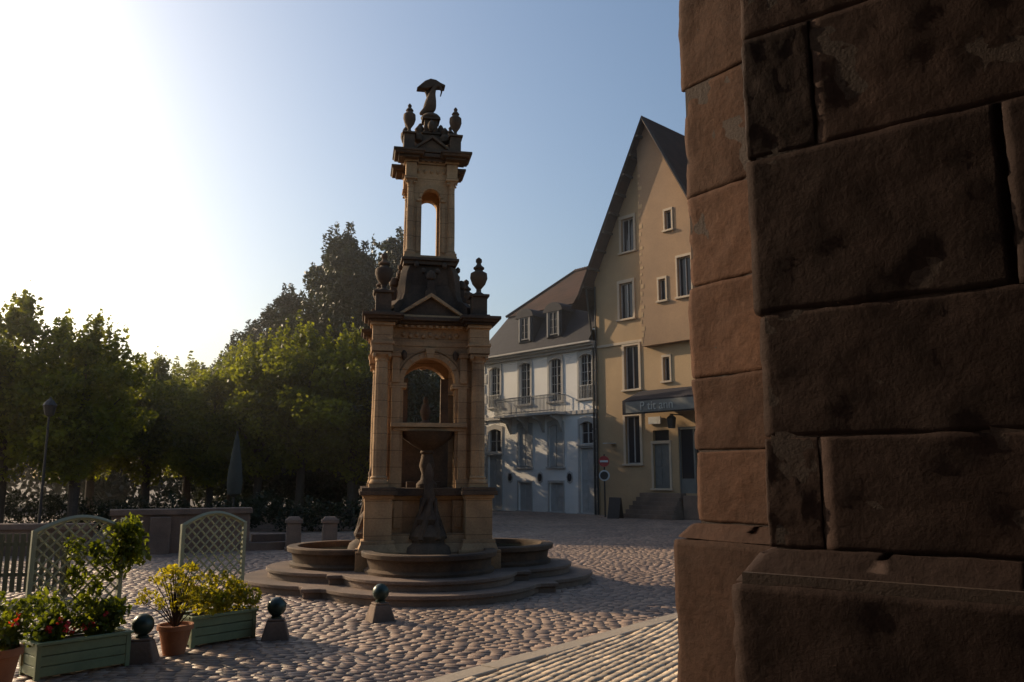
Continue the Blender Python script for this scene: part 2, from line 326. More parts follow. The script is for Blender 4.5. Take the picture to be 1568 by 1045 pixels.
# pelican
me=bpy.data.meshes.new('pelican'); bm=bmesh.new()
pts=[((.0,0,.28),.15),((.0,-.02,.42),.13),((.02,-.05,.55),.075),((.06,-.06,.68),.055),((.14,-.06,.74),.06),((.2,-.07,.7),.04),((.22,-.08,.6),.02),((.19,-.1,.47),.012),
     ((-.12,.02,.16),.09),((-.24,.02,.08),.03),((.05,-.05,.1),.06),((-.04,.05,.1),.06)]
vv=[bm.verts.new(p_[0]) for p_ in pts]
for a_,b_ in((0,1),(1,2),(2,3),(3,4),(4,5),(5,6),(6,7),(0,8),(8,9),(0,10),(0,11)): bm.edges.new((vv[a_],vv[b_]))
bm.to_mesh(me); bm.free(); o=bpy.data.objects.new('pelican_body',me); C.objects.link(o); o.parent=F; o.location=(0,0,9.6)
sk=o.modifiers.new('s','SKIN')
for i,p_ in enumerate(pts): me.skin_vertices[0].data[i].radius=(p_[1],p_[1])
me.skin_vertices[0].data[0].use_root=True
o.modifiers.new('u','SUBSURF').levels=2; me.materials.append(M_fd)
w=B()
for sx in(-1,1):
    w.pxz([(sx*.05,.35),(sx*.12,.6),(sx*.2,.76),(sx*.1,.86),(sx*.0,.84),(sx*-.02,.6)] if sx<0 else [(.0,.35),(.05,.6),(.1,.84),(0,.86),(-.04,.6)],.0,.07)
w.pxz([(-.32,.66),(-.26,.72),(-.14,.84),(-.02,.9),(.1,.88),(.2,.82),(.3,.78),(.29,.72),(.18,.74),(.05,.72),(-.1,.66),(-.22,.66)],-.1,.12)
w.build('pelican_wings',M_fd,F,bevel=.02,loc=(0,0,9.58),rz=0)
# ---------------------------------------------------------------- facade tools
def wall(bm_b,x0,x1,z0,z1,ops,y=0,dep=.22):
    xs=sorted({x0,x1,*[v for o in ops for v in(o[0],o[1])]}); zs=sorted({z0,z1,*[v for o in ops for v in(o[2],o[3])]})
    for i in range(len(xs)-1):
        for j in range(len(zs)-1):
            cx,cz=(xs[i]+xs[i+1])/2,(zs[j]+zs[j+1])/2
            if any(o[0]<cx<o[1] and o[2]<cz<o[3] for o in ops): continue
            bm_b.quad((xs[i],y,zs[j]),(xs[i+1],y,zs[j]),(xs[i+1],y,zs[j+1]),(xs[i],y,zs[j+1]))
    for a,b,c,d in ops:
        for q_ in(((a,c),(a,d)),((b,c),(b,d)),((a,c),(b,c)),((a,d),(b,d))):
            (u0,v0),(u1,v1)=q_; bm_b.quad((u0,y,v0),(u1,y,v1),(u1,y+dep,v1),(u0,y+dep,v0))
def win(fr,gl,su,x,z0,w,h,y=0,rows=4,cols=2,sur=.13,arch=False,door=None,thin=.06):
    x0,x1,z1=x-w/2,x+w/2,z0+h
    if door is not None:
        door.box(x,y+.15,z0,w,.06,h)
        for k in range(2): door.box(x+(k-.5)*w/2,y+.11,z0+.15,w*.36,.03,h*.38); door.box(x+(k-.5)*w/2,y+.11,z0+h*.5,w*.36,.03,h*.42)
    else:
        gl.box(x,y+.2,z0,w,.01,h)
        for xx in(x0+thin/2,x1-thin/2): fr.box(xx,y+.16,z0,thin,.06,h)
        fr.box(x,y+.158,z0,w-.13,.05,thin); fr.box(x,y+.158,z1-thin,w-.13,.05,thin)
        for c in range(1,cols): fr.box(x0+w*c/cols,y+.15,z0+.072,thin,.055,h-.144)
        for r_ in range(1,rows):
            fr.box(x,y+.165,z0+h*r_/rows-.018,w-.124,.03,.03)
        if rows>2:
            for c in range(cols):fr.box(x0+w*(c+.5)/cols,y+.172,z0+.072,.022,.02,h-.144)
    if sur:
        for sx in(-1,1): su.box(x+sx*(w/2+sur/2),y-.02,z0,sur,.06,h)
        if arch:
            rise=.16; pts=[(x0-sur,z1-.02),(x0-sur,z1+sur),(x,z1+sur+rise),(x1+sur,z1+sur),(x1+sur,z1-.02)]
            inn=[(x1-w*t,z1-.02-rise+rise*math.sin(math.pi*t)) for t in np.linspace(0,1,9)]
            su.pxz(pts+[(x1,z1-.02)]+inn[0:]+[(x0,z1-.02)],y-.052,y+.05)
        else: su.box(x,y-.02,z1,w+2*sur,.065,sur+.03)
        su.box(x,y-.05,z0-.1,w+2*sur+.1,.14,.1)
ORI=(4.6,44,0); ROT=math.atan2(-.738,.675)
# ---------------------------------------------------------------- white house
W=empty('white_townhouse',ORI,ROT)
wl,fr,gl,su,dr=B(),B(),B(),B(),B()
ux=[-.75,-3.11,-5.67,-8.38]; ops=[]
for x in ux: ops.append((x-.5,x+.5,6.25,8.75))
for x in(-3.11,-5.67): ops.append((x-.55,x+.55,2.55,4.95)); ops.append((x-.55,x+.55,.05,1.65))
ops.append((-8.38-.6,-8.38+.6,.05,4.9)); ops.append((-.75-.5,-.75+.5,3.75,5.0)); ops.append((-.75-.5,-.75+.5,.05,3.55))
wall(wl,-9.6,-.02,-.1,9.3,ops)
wl.quad((-9.6,0,-.1),(-9.6,0,9.3),(-9.6,9,9.3),(-9.6,9,-.1)); wl.quad((-.02,9,-.1),(-9.6,9,-.1),(-9.6,9,9.3),(-.02,9,9.3))
for x in ux: win(fr,gl,su,x,6.25,1,2.5,arch=True,rows=5)
for x in(-3.11,-5.67):
    win(fr,gl,su,x,2.55,1.1,2.4,arch=True,rows=4); win(fr,gl,su,x,.05,1.1,1.6,door=dr,sur=.1)
    for sx in(-1,1): dr.box(x+sx*.28,.06,2.6,.5,.05,2.28); 
win(fr,gl,su,-8.38,3.4,1.2,1.5,arch=True,rows=2); win(fr,gl,su,-8.38,.05,1.2,3.3,door=dr,sur=.14)
win(fr,gl,su,-.75,3.75,1,1.25,arch=True,rows=2); win(fr,gl,su,-.75,.05,1,3.5,door=dr,sur=.14)
wl.build('walls',M_white,W); 
su.box(-4.81,-.06,5.42,9.58,.13,.2)
su.box(-4.81,-.1,8.98,9.66,.22,.16); su.box(-4.81,-.2,9.14,9.74,.42,.12); su.box(-4.81,-.3,9.26,9.82,.6,.09)
for i in range(14):
    su.box(-9.45+(.0 if i%2 else .08),-.02,.1+i*.64,.3+(.16 if i%2==0 else 0),.06,.56)
    if i not in(8,): su.box(-.16,-.02,.1+i*.64,.26,.06,.56)
for x in(-4.4,-2.05,-6.95):
    su.lathe(x,-.02,[(.01,1.6),(.2,1.7),(.26,1.95),(.2,2.2),(.01,2.3)],14,sx=1,sy=.12)
    gl.lathe(x,-.045,[(.01,1.72),(.13,1.78),(.17,1.95),(.13,2.12),(.01,2.18)],12,sx=1,sy=.1)
su.box(-4.8,-.5,5.45,5.2,.9,.14); 
for x in(-2.7,-4.1,-5.5,-6.9): su.pyz([(0,5.44),(-.8,5.44),(-.8,5.3),(-.35,5.1),(-.12,4.7),(0,4.5)],x-.1,x+.1)
rl=B(); 
for yy,xx0,xx1 in((-.92,-7.36,-2.24),):
    rl.box((xx0+xx1)/2,yy,6.52,xx1-xx0,.06,.05); rl.box((xx0+xx1)/2,yy,5.66,xx1-xx0,.05,.04); rl.box((xx0+xx1)/2,yy,6.36,xx1-xx0,.03,.03)
    k=xx0
    while k<=xx1: rl.box(k,yy,5.6,.03,.03,.94); k+=.11
for xx in(-7.36,-2.24):
    rl.box(xx,-.46,6.52,.05,.9,.05)
    for j in range(8): rl.box(xx,-.9+j*.11,5.6,.025,.025,.92)
for x in(-.75,-8.38):
    rl.box(x,-.09,6.95,1.1,.03,.04)
    for j in range(9): rl.box(x-.48+j*.12,-.09,6.25,.025,.025,.7)
rl.build('balcony_railing',M_rail,W)
fr.build('window_frames',M_frame,W); gl.build('glass',M_glass,W); su.build('stone_trim',M_trim,W,bevel=.01); dr.build('doors',M_shut,W)
rf=B()
e0,e1=-9.75,-.03; a0,a1=e0+1.5,e1
rf.quad((e0,-.55,9.36),(e1,-.55,9.36),(e1,1.0,12.0),(a0,1.0,12.0)); rf.quad((e0,-.55,9.36),(a0,1.0,12.0),(a0,8,12.0),(e0,9.5,9.36)); rf.quad((e0,9.5,9.36),(a0,8,12),(e1,8,12),(e1,9.5,9.36))
dz=B()
for x in(-2.9,-5.3):
    dz.box(x,.35,9.9,1.25,1.3,1.5); dz.pxz([(x-.78,11.4)]+[(x-.78*math.cos(t),11.4+.55*math.sin(t)) for t in np.linspace(0,math.pi,9)]+[(x+.78,11.4)],-.42,1.6)
rf.build('slate_roof',M_slate,W); dz.build('dormers',M_slate,W,bevel=.02)
dw,dg,dsu=B(),B(),B()
for x in(-2.9,-5.3):
    win(dw,dg,dsu,x,10.05,.7,1.35,y=-.5,rows=3,sur=.0); dsu.box(x-.44,-.34,9.95,.1,.12,1.5); dsu.box(x+.44,-.34,9.95,.1,.12,1.5); dsu.box(x,-.34,11.42,.8,.12,.1)
dw.build('dormer_frames',M_dorm,W); dg.build('dormer_glass',M_glass,W); dsu.build('dormer_trim',M_dorm,W)
up=B(); up.quad((a0-.1,.9,12.02),(e1,.9,12.02),(e1,4.4,15.1),(a0+2.6,4.4,15.1)); up.quad((a0-.1,.9,12.02),(a0+2.6,4.4,15.1),(a0-.1,8,12.02)); up.quad((a0-.1,8,12.02),(a0+2.6,4.4,15.1),(e1,4.4,15.1),(e1,8,12.02))
up.build('tile_roof',M_tile,W)
tk=B()
for i in range(28): tk.tube((a0+2.6+i*.2,4.4,15.12),(a0+2.8+i*.2,4.4,15.16),.1,.12,8)
tk.tube((a0-.1,.88,12.04),(a0+2.6,4.38,15.12),.09,.09,8); tk.build('ridge_tiles',M_tile,W)
# ---------------------------------------------------------------- ochre house
Y=empty('ochre_gabled_house',ORI,ROT)
wl,fr,gl,su,dr=B(),B(),B(),B(),B()
wins=[(2.43,13.95,.85,1.85),(2.24,10.3,.9,1.95),(2.5,6.5,.95,2.3),(2.47,2.65,.95,2.45)]
ops=[(x-w/2,x+w/2,z,z+h) for x,z,w,h in wins]+[(4.55,4.95,6.75,7.95),(3.75,4.75,1.42,4.3),(5.3,7.9,1.2,4.4)]
wall(wl,0,9.2,-.1,21.5,ops)
def mesh_clip(bld,name,mat,parent,planes):
    me=bpy.data.meshes.new(name); me.from_pydata(bld.v,[],bld.f); bm=bmesh.new(); bm.from_mesh(me)
    for co,no in planes: bmesh.ops.bisect_plane(bm,geom=bm.verts[:]+bm.edges[:]+bm.faces[:],plane_co=co,plane_no=no,clear_outer=True)
    bm.to_mesh(me); bm.free(); me.materials.append(mat); o=bpy.data.objects.new(name,me); C.objects.link(o); o.parent=parent
AX,AZ=4.24,20.8; sl=(AZ-12.7)/4.3
pl=[((AX,0,AZ-.1),(-sl,0,1)),((AX,0,AZ-.1),(sl,0,1))]
wl.quad((0,0,-.1),(0,0,13),(0,10,13),(0,10,-.1)); wl.quad((9.2,0,-.1),(9.2,0,13),(9.2,10,13),(9.2,10,-.1))
mesh_clip(wl,'walls',M_yel,Y,pl)
for x,z,w,h in wins: win(fr,gl,su,x,z,w,h,sur=.15,rows=1,thin=.05)
win(fr,gl,su,4.75,6.75,.4,1.2,sur=.1,rows=1,cols=1,thin=.04)
by=B(); bw=[(5.43,14.4,.4,1.0),(4.93,10.8,.42,1.1),(6.3,10.8,.8,2.0)]
wall(by,3.53,9.3,8.6,21.5,[(x-w/2,x+w/2,z,z+h) for x,z,w,h in bw],y=-.4)
by.quad((3.53,-.4,8.6),(3.53,0,8.6),(3.53,0,21.5),(3.53,-.4,21.5)); by.quad((3.53,-.4,8.6),(9.3,-.4,8.6),(9.3,0,8.6),(3.53,0,8.6))
mesh_clip(by,'projecting_bay',M_yel2,Y,pl)
for x,z,w,h in bw: win(fr,gl,su,x,z,w,h,y=-.4,sur=.1,rows=1,cols=2 if w>.5 else 1,thin=.04)
sq=B()
for i in range(26): sq.box(3.53+.02+.05*(i%3),-.405,8.7+i*.36+random.uniform(-.05,.05),.1+.06*((i*7)%3),.012,random.uniform(.12,.26))
sq.build('ragged_plaster_edge',M_yel,Y)
su.box(1.75,-.03,8.92,3.5,.08,.14); 
rv=B()
for sx in(-1,1):
    x2=AX+sx*4.75; z2=AZ-4.75*sl
    rv.quad((AX,-.85,AZ+.05),(x2,-.85,z2+.05),(x2,10.3,z2+.05),(AX,10.3,AZ+.05)); rv.quad((AX,-.85,AZ-.12),(x2,-.85,z2-.12),(x2,10.3,z2-.12),(AX,10.3,AZ-.12))
    rv.quad((AX,-.85,AZ+.05),(x2,-.85,z2+.05),(x2,-.85,z2-.2),(AX,-.85,AZ-.2)); rv.quad((x2,-.85,z2+.05),(x2,10.3,z2+.05),(x2,10.3,z2-.12),(x2,-.85,z2-.12))
    fl=AX+sx*5.3
    rv.quad((x2,-.85,z2+.05),(fl,-.85,z2-.6),(fl,10.3,z2-.6),(x2,10.3,z2+.05))
rv.quad((AX-.2,.6,12.5),(18,.6,12.5),(18,5,22.1),(AX-.2,5,22.1)); rv.quad((AX-.2,5,22.1),(18,5,22.1),(18,9.4,12.5),(AX-.2,9.4,12.5)); 
rv.build('tile_roof',M_tile,Y)
tb=B()
for i in range(9):
    xx=AX-.35-i*.5; zz=AZ-(AX-xx)*sl-.35; tb.box(xx,-.45,zz,.12,.8,.12)
for sx in(-1,1): tb.tube((AX,-.8,AZ-.05),(AX+sx*4.8,-.8,AZ-4.8*sl-.05),.09,.09,4)
tb.build('timber_verge',M_wood,Y)
aw=B(); aw.pyz([(-.05,6.35),(-1.5,5.75),(-1.5,5.05),(-1.42,5.05),(-1.42,5.65),(-.05,6.25)],3.05,9.0); 
aw.build('shop_canopy',M_slate,Y)
ab=B(); ab.box(6.1,-1.53,5.12,5.6,.04,.55); ab.build('shop_fascia',M_blue,Y)
tc=bpy.data.curves.new('shop_lettering','FONT'); tc.body="P tit ann"; tc.size=.6; tc.extrude=.01; to=bpy.data.objects.new('shop_lettering',tc); C.objects.link(to); to.parent=Y; to.location=(4.2,-1.57,5.22); to.rotation_euler=(rad(90),0,0); tc.materials.append(M_letter)
win(fr,gl,su,4.25,1.42,1.0,2.2,door=dr,sur=.12); gl.box(4.25,.2,3.62,1,.02,.7)
for k in range(3):
    xx=5.73+k*.87; gl.box(xx,.18,1.9,.75,.02,2.4); dr.box(xx,.12,1.2,.8,.05,.7); dr.box(xx-.42,.1,1.2,.09,.1,3.2)
dr.box(6.6,.08,4.28,2.6,.1,.14)
stp=B()
for i in range(6): stp.box(4.4,-.11*(7-i),.2*i,3.0-.1*i,.22*(7-i),.2)
stp.box(7.4,-.3,0,3.0,.6,1.1)
stp.build('entrance_steps',M_step,Y,bevel=.01)
bx=B(); bx.box(3.95,-.08,4.62,.75,.08,.36); bx.box(1.15,-.35,3.7,.3,.7,.04); bx.build('house_nameplate',M_wh,Y)
fr.build('window_frames',M_shut,Y); gl.build('glass',M_glass,Y); su.build('stone_trim',M_ytrim,Y,bevel=.01); dr.build('shopfront_joinery',M_blue,Y)
dp=B(); dp.tube((-.1,-.12,0),(-.1,-.12,9.1),.06,.06,8); dp.tube((-.1,-.12,9.1),(-.1,-.6,12.2),.06,.06,8); dp.tube((.1,-.1,0),(.1,-.1,12.4),.05,.05,8)
dp.box(5.6,-.5,4.95,.05,1.0,.05); dp.box(5.6,-.9,4.3,.24,.24,.5,tx=1.3); dp.box(5.6,-.9,4.8,.34,.34,.14,tx=.3)
dp.build('drainpipes_and_lantern',M_iron,Y)
# ---------------------------------------------------------------- cathedral pillar
def block(x0,x1,y0,y1,z0,z1,seed,sc,rnd=.0055,cuts=22,amp=.011,topin=0):
    b2=bmesh.new(); bmesh.ops.create_cube(b2,size=2); bmesh.ops.subdivide_edges(b2,edges=b2.edges,cuts=cuts,use_grid_fill=True)
    h=Vector(((x1-x0)/2,(y1-y0)/2,(z1-z0)/2)); c=Vector(((x0+x1)/2,(y0+y1)/2,(z0+z1)/2))
    for v in b2.verts:
        p=Vector((v.co.x*h.x,v.co.y*h.y,v.co.z*h.z)); sp=p+c+Vector((seed*3.7,seed,0)); sw=p+c
        r=rnd*(1+1.3*noise.noise(sp*5)); r=max(.002,r)
        left=(v.co.x<-.93 and x0<.1)
        if left: r=max(r,.02+.02*noise.noise(sp*6))
        q=Vector((max(-h.x+r,min(h.x-r,p.x)),max(-h.y+r,min(h.y-r,p.y)),max(-h.z+r,min(h.z-r,p.z))))
        d=p-q
        if d.length>1e-6:
            dn=d.normalized(); n_=noise.fractal(sw*3.2,.7,2.1,5)
            chip=max(0,noise.noise(sp*8)-.2)*(.06 if left else .01) if d.length>r*1.05 else 0
            p=q+dn*(r+amp*n_-chip)
        if topin:
            t=(p.z+h.z)/(2*h.z); p.y+=topin*t; p.x+=topin*t*(1 if p.x<0 else 0)
        v.co=p+c
    me=bpy.data.meshes.new('t'); b2.to_mesh(me); b2.free()
    me.attributes.new('sc','FLOAT','FACE').data.foreach_set('value',[sc]*len(me.polygons))
    return me
def pillar(name,loc,rz,cfg,mat,core):
    E=empty(name,loc,rz); i=0
    for (x0,x1,y0,y1,z0,z1,sc,ti) in cfg:
        me=block(x0,x1,y0,y1,z0,z1,i*1.3,sc,topin=ti); me.materials.append(mat); me.shade_smooth()
        o=bpy.data.objects.new('stone_%d'%i,me); C.objects.link(o); o.parent=E; i+=1
    k=B()
    for c_ in core: k.box(*c_)
    k.build('mortar_core',M_mort,E); return E
cfg=[]; zs=[1.66,2.19,2.81,3.64,4.32,5.1,5.9,6.8,8.0]
splits=[[.28,1.6,2.4,3.2],[1.3,2.4,3.2],[1.15,2.1,3.2],[.36,1.5,2.2,3.2],[.75,1.8,3.2],[.5,1.5,3.2],[.9,2,3.2],[.6,1.6,3.2]]
for j in range(8):
    xs=[0]+splits[j]
    for i in range(len(xs)-1):
        cfg.append((xs[i]+(.001 if i else random.uniform(-.014,.014)),xs[i+1]-.001,random.uniform(-.002,.003),.75,zs[j]+.001,zs[j+1]-.001,random.uniform(.15,.95),0))
for i in range(3): cfg.append((-.13 if i==0 else i*1.1,(i+1)*1.1-.001,-.13,.75,1.5,1.66,.4+.1*i,.11))
for j,(za,zb) in enumerate(((.0,.6),(.6,1.5))):
    for i in range(3): cfg.append((-.14 if i==0 else i*1.1+.2*(j%2),(i+1)*1.1-.001+.2*(j%2),-.14,.75,za,zb-.001,random.uniform(.1,.4),0))
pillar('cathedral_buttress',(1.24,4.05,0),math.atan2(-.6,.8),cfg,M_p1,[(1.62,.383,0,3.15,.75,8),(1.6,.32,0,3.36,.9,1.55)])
cfg=[]; zs=[1.72,2.16,2.62,3.22,3.83,4.6,5.3,6.1,7,8]
for j in range(9): cfg.append((random.uniform(-.012,.012),.95,random.uniform(-.003,.003),.6,zs[j]+.001,zs[j+1]-.001,random.uniform(.2,1),0))
cfg.append((-.1,.95,-.1,.6,1.62,1.715,.3,.08))
for za,zb in((0,.55),(.55,1.62)): cfg.append((-.11,.95,-.11,.6,za,zb-.001,random.uniform(.0,.15),0))
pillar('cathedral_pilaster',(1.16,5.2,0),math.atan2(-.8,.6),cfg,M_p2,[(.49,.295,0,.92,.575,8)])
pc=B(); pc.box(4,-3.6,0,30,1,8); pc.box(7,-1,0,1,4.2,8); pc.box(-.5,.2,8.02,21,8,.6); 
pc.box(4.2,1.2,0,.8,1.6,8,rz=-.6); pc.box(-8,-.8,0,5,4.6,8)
pc.build('unseen_porch_sky_blocker',M_p1,None)  # unseen porch walls and roof, added to keep sky light off the pillar
# ---------------------------------------------------------------- foliage
def foliage(name,blobs,n,size,mat,parent=None,asp=.55):
    bl=np.array(blobs,float); wgt=bl[:,3]*bl[:,4]; wgt/=wgt.sum(); k=rng.choice(len(bl),n,p=wgt); b=bl[k]
    d=rng.normal(size=(n,3)); d/=np.linalg.norm(d,axis=1)[:,None]
    r=(.35+.7*np.sqrt(rng.uniform(0,1,n)))+np.abs(rng.normal(0,.12,n))
    p=b[:,:3]+d*np.stack([b[:,3],b[:,3],b[:,4]],1)*r[:,None]
    t=rng.normal(size=(n,3)); t/=np.linalg.norm(t,axis=1)[:,None]; u=np.cross(t,rng.normal(size=(n,3))); u/=np.linalg.norm(u,axis=1)[:,None]
    s=size*rng.uniform(.5,1.3,n)[:,None]
    V=np.stack([p+t*s*.5,p+u*s*asp*.5,p-t*s*.5,p-u*s*asp*.5],1)
    me=bpy.data.meshes.new(name); me.vertices.add(n*4); me.vertices.foreach_set('co',V.reshape(-1)); me.loops.add(n*4); me.loops.foreach_set('vertex_index',np.arange(n*4,dtype=np.int32))
    me.polygons.add(n); me.polygons.foreach_set('loop_start',(np.arange(n)*4).astype(np.int32)); me.update(calc_edges=True)
    bc=rng.uniform(0,1,len(bl))[k]
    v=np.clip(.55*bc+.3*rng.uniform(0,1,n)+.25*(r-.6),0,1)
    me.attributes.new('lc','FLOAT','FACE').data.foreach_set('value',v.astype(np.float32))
    me.materials.append(mat); o=bpy.data.objects.new(name,me); C.objects.link(o)
    if parent: o.parent=parent
    return o
def lime_blobs(h,R,z0):
    bl=[]; zc=(h+z0)/2; rz=(h-z0)/2
    for i in range(64):
        a=random.uniform(0,6.28); u=random.uniform(-1,1); rr=math.sqrt(1-u*u)*random.uniform(.5,1.1)
        r=random.uniform(.25,.75); bl.append((R*rr*math.cos(a),R*rr*math.sin(a),zc+rz*.85*u,r,r*.8))
    for i in range(8): bl.append((random.uniform(-.4,.4)*R,random.uniform(-.4,.4)*R,zc+random.uniform(-.5,.5)*rz,1.1,1.1))
    for i in range(34):
        a=random.uniform(0,6.28); rr=random.uniform(0,.9)*R; zt=zc+rz*.85*math.sqrt(max(0,1-(rr/R)**2))
        bl.append((rr*math.cos(a),rr*math.sin(a),zt+random.uniform(.1,.6),.13,random.uniform(.4,1.0)))
    return bl
def trunk(h,r,R):
    t=B(); t.tube((0,0,-.1),(.05,.02,h*.35),r,r*.8,10); t.tube((.05,.02,h*.35),(0,0,h*.85),r*.8,r*.2,8)
    for i in range(8):
        a=i*2.4; z=h*(.28+.05*i); t.tube((.03,0,z),(R*.6*math.cos(a),R*.6*math.sin(a),z+h*.2),r*.4,r*.1,6)
    return t
lm=[]
for v in range(4):
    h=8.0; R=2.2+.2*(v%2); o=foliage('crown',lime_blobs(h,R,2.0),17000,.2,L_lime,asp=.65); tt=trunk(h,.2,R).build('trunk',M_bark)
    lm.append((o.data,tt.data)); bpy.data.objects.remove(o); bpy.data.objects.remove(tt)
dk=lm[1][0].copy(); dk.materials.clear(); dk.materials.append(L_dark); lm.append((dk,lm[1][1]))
def place(name,data,x,y,s,sz=1,rz=0):
    E=empty(name,(x,y,0),rz); E.scale=(s,s,s*sz)
    for nm,d in zip(('crown','trunk'),data): o=bpy.data.objects.new(nm,d); C.objects.link(o); o.parent=E
i=0
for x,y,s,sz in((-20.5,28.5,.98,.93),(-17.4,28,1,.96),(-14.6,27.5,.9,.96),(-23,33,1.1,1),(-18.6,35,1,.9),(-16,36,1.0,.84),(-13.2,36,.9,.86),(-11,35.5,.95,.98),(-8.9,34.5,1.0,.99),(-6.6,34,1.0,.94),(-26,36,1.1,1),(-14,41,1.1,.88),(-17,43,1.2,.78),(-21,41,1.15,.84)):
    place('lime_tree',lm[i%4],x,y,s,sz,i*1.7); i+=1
place('arch_darkening_tree',lm[4],-4.2,33,.85,.95,.4); place('arch_darkening_tree',lm[4],-4.9,37,1.0,.9,2.4)  # lime copies with dark leaves, added to darken the view through the arch
def conifer(h,R):
    bl=[]
    for i in range(230):
        t=random.random()**.7; z=1+(h-1)*t; rr=R*(1-t)**.6*random.uniform(.25,1.05); a=random.uniform(0,6.28); r=.5*(1-t)+.32
        bl.append((rr*math.cos(a),rr*math.sin(a),z,r,r*random.uniform(.5,1.1)))
    for i in range(60):
        t=random.random(); z=1+(h-1)*t; rr=R*(1-t)**.6*1.1; a=random.uniform(0,6.28); bl.append((rr*math.cos(a),rr*math.sin(a),z+.4,.14,.7))
    return bl
cf=[]
for v in range(2):
    o=foliage('crown',conifer(15,4.6),46000,.26,L_dark,asp=.42); tt=B(); tt.tube((0,0,0),(0,0,14.6),.35,.03,8); t2=tt.build('trunk',M_bark); cf.append((o.data,t2.data)); bpy.data.objects.remove(o); bpy.data.objects.remove(t2)
for k,(x,y,s,sz) in enumerate(((-9.4,44,1.05,.97),(-7,46,1.1,.95),(-12.8,45,.98,.82),(-6.2,50,.85,.82),(-10.9,48,1.12,.88),(-15.4,48,1.0,.72),(-8.3,43,.95,.98))): place('conifer_tree',cf[k%2],x,y,s,sz,k*2.1)
bl=[(random.uniform(-60,-6),random.uniform(52,58),random.uniform(.5,6.0),random.uniform(1,1.8),random.uniform(1,1.6)) for _ in range(260)]
foliage('distant_tree_mass',bl,40000,.5,L_dark)
bl=[(x+random.uniform(-.2,.2),31+random.uniform(-.3,.3)+.25*math.sin(x),random.uniform(.3,1.0),.5,.5) for x in np.arange(-30,-4.5,.35)]
foliage('clipped_hedge',bl,22000,.14,L_dark)
# ---------------------------------------------------------------- parapet, stone posts
pw=B(); 
def pwall(x0,y0,x1,y1,h,t):
    L_=math.hypot(x1-x0,y1-y0); a=math.atan2(y1-y0,x1-x0); pw.box((x0+x1)/2,(y0+y1)/2,-.05,L_,t,h-.1,a); pw.box((x0+x1)/2,(y0+y1)/2,h-.15,L_+.1,t+.14,.15,a)
pwall(-10.4,21.5,-7.3,23,1.15,.4); pwall(-16,21.2,-10.9,21.5,.8,.3); pw.box(-9.3,21.9,-.05,.5,.6,1.0,.45)
pw.build('parapet_wall',M_step,bevel=.015)
st=B(); st.box(-6.9,23.3,-.04,1.2,.8,.25,.4); st.box(-6.9,23.5,.21,.9,.5,.2,.4); st.build('stone_steps',M_step,bevel=.01)
for x,y in((-6.05,23),(-5.05,23)):
    sp=B(); sp.box(0,0,-.04,.46,.46,.12); sp.box(0,0,.08,.4,.4,.65,tx=.94); sp.box(0,0,.73,.46,.46,.1); sp.box(0,0,.83,.4,.4,.07,tx=.7); sp.build('stone_post',M_step,bevel=.012,loc=(x,y,0),rz=.3)
for x,y in((-2.96,10.6),(-1.86,11.9),(-4.08,9.35)):
    E=empty('ball_bollard',(x,y,0),random.uniform(.2,.7)); b=B(); b.box(0,0,-.03,.36,.36,.25,tx=.62); b.box(0,0,.22,.21,.21,.03); b.build('stone_base',M_step,E,bevel=.015)
    b=B(); b.lathe(0,0,[(.07,.25),(.07,.27),(.045,.28)]+[(.118*math.cos(t),.385+.118*math.sin(t)) for t in np.linspace(-1.2,1.5,12)],20); b.build('iron_ball',M_ball,E,smooth=True)
# ---------------------------------------------------------------- planters with trellis
PA=math.atan2(.75,.66)
def planter(x,y,Wd=.85,D=.43,H=.36,TH=1.2,seed=0,vine=True):
    E=empty('trellis_planter',(x,y,0),PA); b=B()
    for i in range(3):
        z=.03+i*(H-.06)/3
        b.box(Wd/2,.012,z,Wd-.06,.024,(H-.06)/3-.008); b.box(Wd/2,D-.012,z,Wd-.06,.024,(H-.06)/3-.008); b.box(.012,D/2,z,.024,D-.06,(H-.06)/3-.008); b.box(Wd-.012,D/2,z,.024,D-.06,(H-.06)/3-.008)
    for a in(.02,Wd-.02):
        for c in(.02,D-.02): b.box(a,c,0,.05,.05,H)
    b.box(Wd/2,.0,H-.03,Wd+.04,.06,.03); b.box(Wd/2,D,H-.03,Wd+.04,.06,.03); b.box(.0,D/2,H-.03,.06,D-.065,.03); b.box(Wd,D/2,H-.03,.06,D-.065,.03)
    b.build('box',M_green,E,bevel=.004)
    so=B(); so.box(Wd/2,D/2,H-.08,Wd-.06,D-.06,.03); so.build('soil',M_soil,E)
    t=B(); y0=D-.05
    top=lambda u:H+TH-.16+.14*math.sin(math.pi*min(1,max(0,u/Wd)))
    for a in(.0,Wd): t.box(a,y0,.1,.045,.045,top(a)-.1+.02)
    us=np.linspace(0,Wd,15)
    for k in range(14): t.tube((us[k],y0,top(us[k])),(us[k+1],y0,top(us[k+1])),.028,.028,4)
    t.box(Wd/2,y0,H+.04,Wd,.03,.04)
    for sgn,yy in((1,y0-.008),(-1,y0+.008)):
        for c in np.arange(-2.2,2.4,.12):
            pts=[]
            for q_ in np.linspace(0,Wd,80):
                z=H+.06+c+sgn*q_ if sgn>0 else H+.06+c+Wd-q_+.0
                if H+.05<z<top(q_): pts.append((q_,z))
            if len(pts)>2: t.tube((pts[0][0],yy,pts[0][1]),(pts[-1][0],yy,pts[-1][1]),.011,.011,4)
    t.build('trellis',M_gtrel,E)
    return E
E1=planter(-4.72,8.45,Wd=.92,TH=1.22); E2=planter(-3.78,10.0,Wd=.84)
